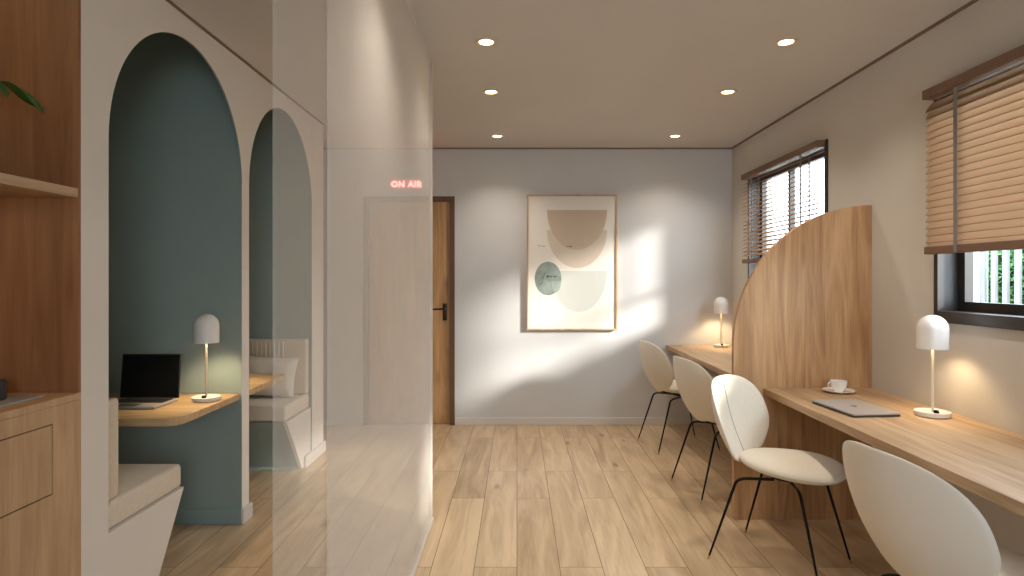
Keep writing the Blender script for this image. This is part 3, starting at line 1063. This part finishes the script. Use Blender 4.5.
# ------------------------------------------------------------------ chairs
def make_chair():
    c = empty('shell_chair')
    NT, NU = 26, 18

    def back_pt(t, u):
        # t 0 bottom..1 top ; egg outline, widest a bit above the middle
        tm = .54
        if t > tm:
            w = .268 * max(0.0, 1 - ((t - tm) / (1 - tm)) ** 2.8) ** (1 / 2.6)
        else:
            w = .268 * (.34 + .66 * math.sin(PI / 2 * (t / tm) ** .85)) * (1 - max(0, 1 - t / .12) ** 2.2) ** .5
        y = u * w
        z = .455 + .415 * t
        x = -.185 - .135 * t ** .9 - .03 * math.sin(PI * t)
        wrap = .115 * (1 - .35 * t)
        x += wrap * (abs(y) / .25) ** 2.0
        return Vector((x, y, z)), w

    def sheet(mb, off):
        rows = []
        for i in range(NT + 1):
            t = .5 - .5 * math.cos(PI * i / NT)
            row = []
            for j in range(NU + 1):
                u = math.sin(PI / 2 * (-1 + 2 * j / NU))
                p, w = back_pt(t, u)
                q = off * max(0, (1 - u ** 2)) ** .42 * max(0, 1 - (2 * t - 1) ** 2) ** .42
                yy = abs(p.y)
                nrm = Vector((1, -2 * .115 * p.y / .238 ** 2, .3)).normalized()
                row.append(mb.bm.verts.new(p + nrm * q))
            rows.append(row)
        for a, b in zip(rows, rows[1:]):
            for k in range(NU):
                mb.face([a[k], a[k + 1], b[k + 1], b[k]])
        return rows

    mb = MB(); sheet(mb, -.004); sheet(mb, -.017)
    mb.build('backrest_shell', M['shell'], c, True)
    mb = MB(); sheet(mb, -.002); sheet(mb, .026)
    bc = mb.build('backrest_cushion', M['fabric'], c, True)
    sm = []
    for i in range(2, NT - 1):
        t = .5 - .5 * math.cos(PI * i / NT)
        p, w = back_pt(t, 0)
        q = .026 * max(0, 1 - (2 * t - 1) ** 2) ** .42
        sm.append(p + Vector((1, 0, .3)).normalized() * (q + .0003))
    MB().tube(sm, .0022, 6).build('seam', M['seam'], bc, True)

    # seat : rounded lens, narrower at the rear
    NR, NA = 12, 40

    def seat_pt(r, a):
        ca, sa = math.cos(a), math.sin(a)
        x = .035 + .238 * ca
        wy = .252 * (1 - .30 * (1 - ca) / 2)
        y = wy * sa * (abs(sa) ** -.10 if abs(sa) > 1e-4 else 1)
        x = .035 + (x - .035) * r
        y *= r
        z = .478 + .014 * (max(0, (-x) / .22)) ** 2 - .012 * (max(0, x / .29)) ** 2 + .012 * (abs(y) / .26) ** 2
        return Vector((x, y, z))

    def seat_sheet(mb, off, e):
        rings = []
        for i in range(NR + 1):
            r = math.sin(PI / 2 * i / NR)
            rings.append([mb.bm.verts.new(seat_pt(r, 2 * PI * k / NA) + Vector((0, 0, off * max(0, 1 - r ** 2) ** e))) for k in range(NA)] if i else [mb.bm.verts.new(seat_pt(0, 0) + Vector((0, 0, off)))])
        for a, b in zip(rings, rings[1:]):
            for k in range(NA):
                k2 = (k + 1) % NA
                if len(a) == 1:
                    mb.face([a[0], b[k], b[k2]])
                else:
                    mb.face([a[k], a[k2], b[k2], b[k]])

    mb = MB(); seat_sheet(mb, -.002, .5); seat_sheet(mb, .052, .5)
    mb.build('seat_cushion', M['fabric'], c, True)
    mb = MB(); seat_sheet(mb, -.004, .5); seat_sheet(mb, -.042, .45)
    mb.build('seat_shell', M['shell'], c, True)
    # joint between seat and back
    MB().tube([(-.06, 0, .445), (-.13, 0, .450), (-.165, 0, .462), (-.178, 0, .478)], [.016, .016, .014, .006], 10).build('back_bracket', M['black'], c, True)
    # legs
    for sx, sy in ((-1, 1), (-1, -1), (1, 1), (1, -1)):
        foot = Vector((-.280 if sx < 0 else .240, .215 * sy, .0))
        kn = Vector((-.155 if sx < 0 else .135, .165 * sy, .412))
        d = (kn - foot).normalized()
        inn = Vector((-.02 if sx < 0 else .06, .06 * sy, .412))
        path = [foot + d * .022, foot.lerp(kn, .5), kn - d * .03]
        for k in range(1, 6):
            t = k / 6
            p = (kn - d * .03).lerp(kn, t).lerp(kn.lerp(kn + (inn - kn) * .3, t), t)
            path.append(p)
        path += [kn + (inn - kn) * .3, inn]
        lg = MB().tube(path, [.0048, .0062] + [.0072] * (len(path) - 2), 10).build('leg', M['black'], c, True)
        MB().tube([foot, foot + d * .023], [.0044, .0048], 10).build('foot_tip', M['brass'], lg, True)
    MB().lathe([(0, .416), (.075, .416), (.08, .420), (.08, .432), (0, .432)], c=(.02, 0, 0), n=24).build('mounting_plate', M['black'], c, True)
    return c


chairs = [((1.285, 2.945), -44, 'cream shell chair turned sideways before the divider, its cushioned front showing'),
          ((1.37, 1.85), 9, 'large shell chair at the near desk cut by the bottom right corner'),
          ((1.36, 3.98), 10, 'shell chair tucked behind the sideways one, seen from behind'),
          ((1.34, 5.02), 10, 'farthest shell chair at the desk by the far wall')]
ch = make_chair()
for i, ((x, y), a, lab) in enumerate(chairs):
    o = ch if i == 0 else copy_tree(ch)
    o.location = (x, y, 0)
    o.rotation_euler = (0, 0, math.radians(a))
    tag(o, lab, 'chair', 'shell chairs along the desks')

# ------------------------------------------------------------------ picture
pc = empty('framed_picture', (.5135, YB, 1.525))
tag(pc, 'tall framed abstract print of muted half discs on the far wall', 'picture')
W2, H2 = .4215, .632
f = MB()
t = .014
f.box(-W2, -W2 + t, -.042, -.001, -H2, H2)
f.box(W2 - t, W2, -.042, -.001, -H2, H2)
f.box(-W2 + t, W2 - t, -.042, -.001, H2 - t, H2)
f.box(-W2 + t, W2 - t, -.042, -.001, -H2, -H2 + t)
f.build('picture_frame', M['frame'], pc, weld=False)


def px(x, y):   # photograph pixel -> local picture plane
    k = 5.70 / FPX
    return ((x - 517) * k - .5135, 1.37 - (y - 279) * k - 1.525)


pr = MB()
pr.box(-W2 + t, W2 - t, -.030, -.004, -H2 + t, H2 - t)
layer = [.0302]


def shape(pts, mi):
    pr.mi = mi
    pr.face([pr.bm.verts.new((p[0], -layer[0], p[1])) for p in pts])
    layer[0] += .0003


def half(xa, xb, ytop, ybot, n=30):
    c = (xa + xb) / 2
    r = (xb - xa) / 2
    return [px(c + r * math.cos(PI * k / n), ytop + (ybot - ytop) * math.sin(PI * k / n)) for k in range(n + 1)]


def circ(cx_, cy_, ra, rb, n=32):
    return [px(cx_ + ra * math.cos(2 * PI * k / n), cy_ + rb * math.sin(2 * PI * k / n)) for k in range(n)]


def rect(xa, ya, xb, yb):
    return [px(xa, ya), px(xb, ya), px(xb, yb), px(xa, yb)]


shape(rect(529.5, 234, 587, 284), 1)
shape(half(547, 607, 230, 268), 3)
shape(half(547, 607, 210, 250), 2)
shape(half(551, 607, 271, 312), 4)
shape(circ(548, 278.5, 13.3, 16.8), 5)
shape(half(551.5, 561, 281, 292), 6)
for (a, b, c_, d_) in ((553, 276.0, 556.5, 277.2), (546.5, 275.2, 549, 277.6), (549.5, 275.8, 552, 277.2), (566, 246.2, 568, 246.8), (568.8, 246.0, 572, 246.9), (538, 245.5, 541, 245.9), (541.5, 246.2, 545, 246.6)):
    shape(rect(a, b, c_, d_), 7)
shape([px(541.0, 284), px(541.5, 284), px(545.4, 272.5), px(544.8, 272.5)], 7)
shape([px(538.4, 281), px(538.7, 281.5), px(543.4, 276.2), px(543.0, 275.8)], 7)
pr.build('print', [M['paper'], M['paper2'], M['p_tan'], M['p_sand'], M['p_mist'], M['p_sage'], M['p_sage2'], M['p_line']], pc, weld=False)

# ------------------------------------------------------------------ neon sign
cu_ = bpy.data.curves.new('sign_text', 'FONT')
cu_.body = 'ON AIR'
cu_.size = .074
cu_.extrude = .004
cu_.offset = .0006
cu_.align_x = 'CENTER'
cu_.align_y = 'CENTER'
cu_.space_character = 1.17
tmp = bpy.data.objects.new('sign_tmp', cu_)
COL.objects.link(tmp)
bpy.context.view_layer.update()
me = bpy.data.meshes.new_from_object(tmp.evaluated_get(bpy.context.evaluated_depsgraph_get()))
bpy.data.objects.remove(tmp)
sg = empty('neon_sign', (-1.035, YB, 2.255))
tag(sg, 'glowing red ON AIR sign on the wall above the door', 'sign')
b0 = bmesh.new(); b0.from_mesh(me)
bmesh.ops.remove_doubles(b0, verts=b0.verts[:], dist=1e-6)
left = set(b0.faces)
while left:
    stack = [left.pop()]; isl = list(stack)
    while stack:
        for e_ in stack.pop().edges:
            for f_ in e_.link_faces:
                if f_ in left:
                    left.discard(f_); stack.append(f_); isl.append(f_)
    m_ = MB(); vm = {}
    for f_ in isl:
        vs = []
        for v_ in f_.verts:
            if v_ not in vm:
                vm[v_] = m_.bm.verts.new(v_.co)
            vs.append(vm[v_])
        m_.face(vs)
    lt_ = m_.build('letter', M['neon'], sg, loc=(0, -.022, 0))
    lt_.rotation_euler = (PI / 2, 0, 0)
b0.free()
MB().prism(rr(-.150, .150, -.052, .052, .012), 'Z', 0, .004).build('backing_plate', M['wall_back'], sg, loc=(0, -.013, 0)).rotation_euler = (PI / 2, 0, 0)
for sx in (-.12, .12):
    MB().tube([(sx, -.014, 0), (sx, -.0005, 0)], .006, 8).build('standoff', M['brass'], sg, True)

# ------------------------------------------------------------------ outdoors
struct(MB().box(XR + .2, 14, -12, 18, -.15, -.02).build('ground', M['paving']), 'pale paving outside the windows', 'paving')
gw = MB().box(3.42, 3.60, 4.66, 7.2, -.02, 1.78).build('garden_wall', M['render'])
tag(gw, 'white rendered garden wall seen through the gap of the near window', 'garden wall')
fe = empty('slatted_fence', (3.5, 3.3, -.02))
tag(fe, 'white upright slat fence outside the near window', 'fence')
for k in range(24):
    yy = 4.60 - 3.3 - k * .106
    MB().box(-.012, .012, yy - .044, yy, .04, 1.78, .003, 1).build('picket', M['picket'], fe)
rl = MB()
rl.box(.014, .04, -1.25, 1.33, .25, .31)
rl.box(.014, .04, -1.25, 1.33, 1.62, 1.68)
rl.build('fence_rail', M['picket'], fe, weld=False)
hg = empty('hedge', (3.95, 3.4, -.02))
tag(hg, 'green leafy hedge behind the white slat fence', 'hedge')
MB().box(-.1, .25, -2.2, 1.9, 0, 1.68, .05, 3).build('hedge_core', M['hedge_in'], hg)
hl = MB()
for k in range(9000):
    c = Vector((random.uniform(-.16, -.08), random.uniform(-.6, 1.9), random.uniform(.7, 1.74)))
    if random.random() < .12:
        c.x = random.uniform(-.1, .25); c.z = random.uniform(1.66, 1.76)
    a = Vector((random.uniform(-1, 1), random.uniform(-1, 1), random.uniform(-1, 1))).normalized()
    b = a.orthogonal().normalized()
    s = random.uniform(.010, .018)
    hl.face([hl.bm.verts.new(c + a * s * 1.5), hl.bm.verts.new(c + b * s * .8), hl.bm.verts.new(c - a * s * 1.5), hl.bm.verts.new(c - b * s * .8)])
hl.build('hedge_leaves', M['leafh'], hg, weld=False)['kind'] = 'stuff'
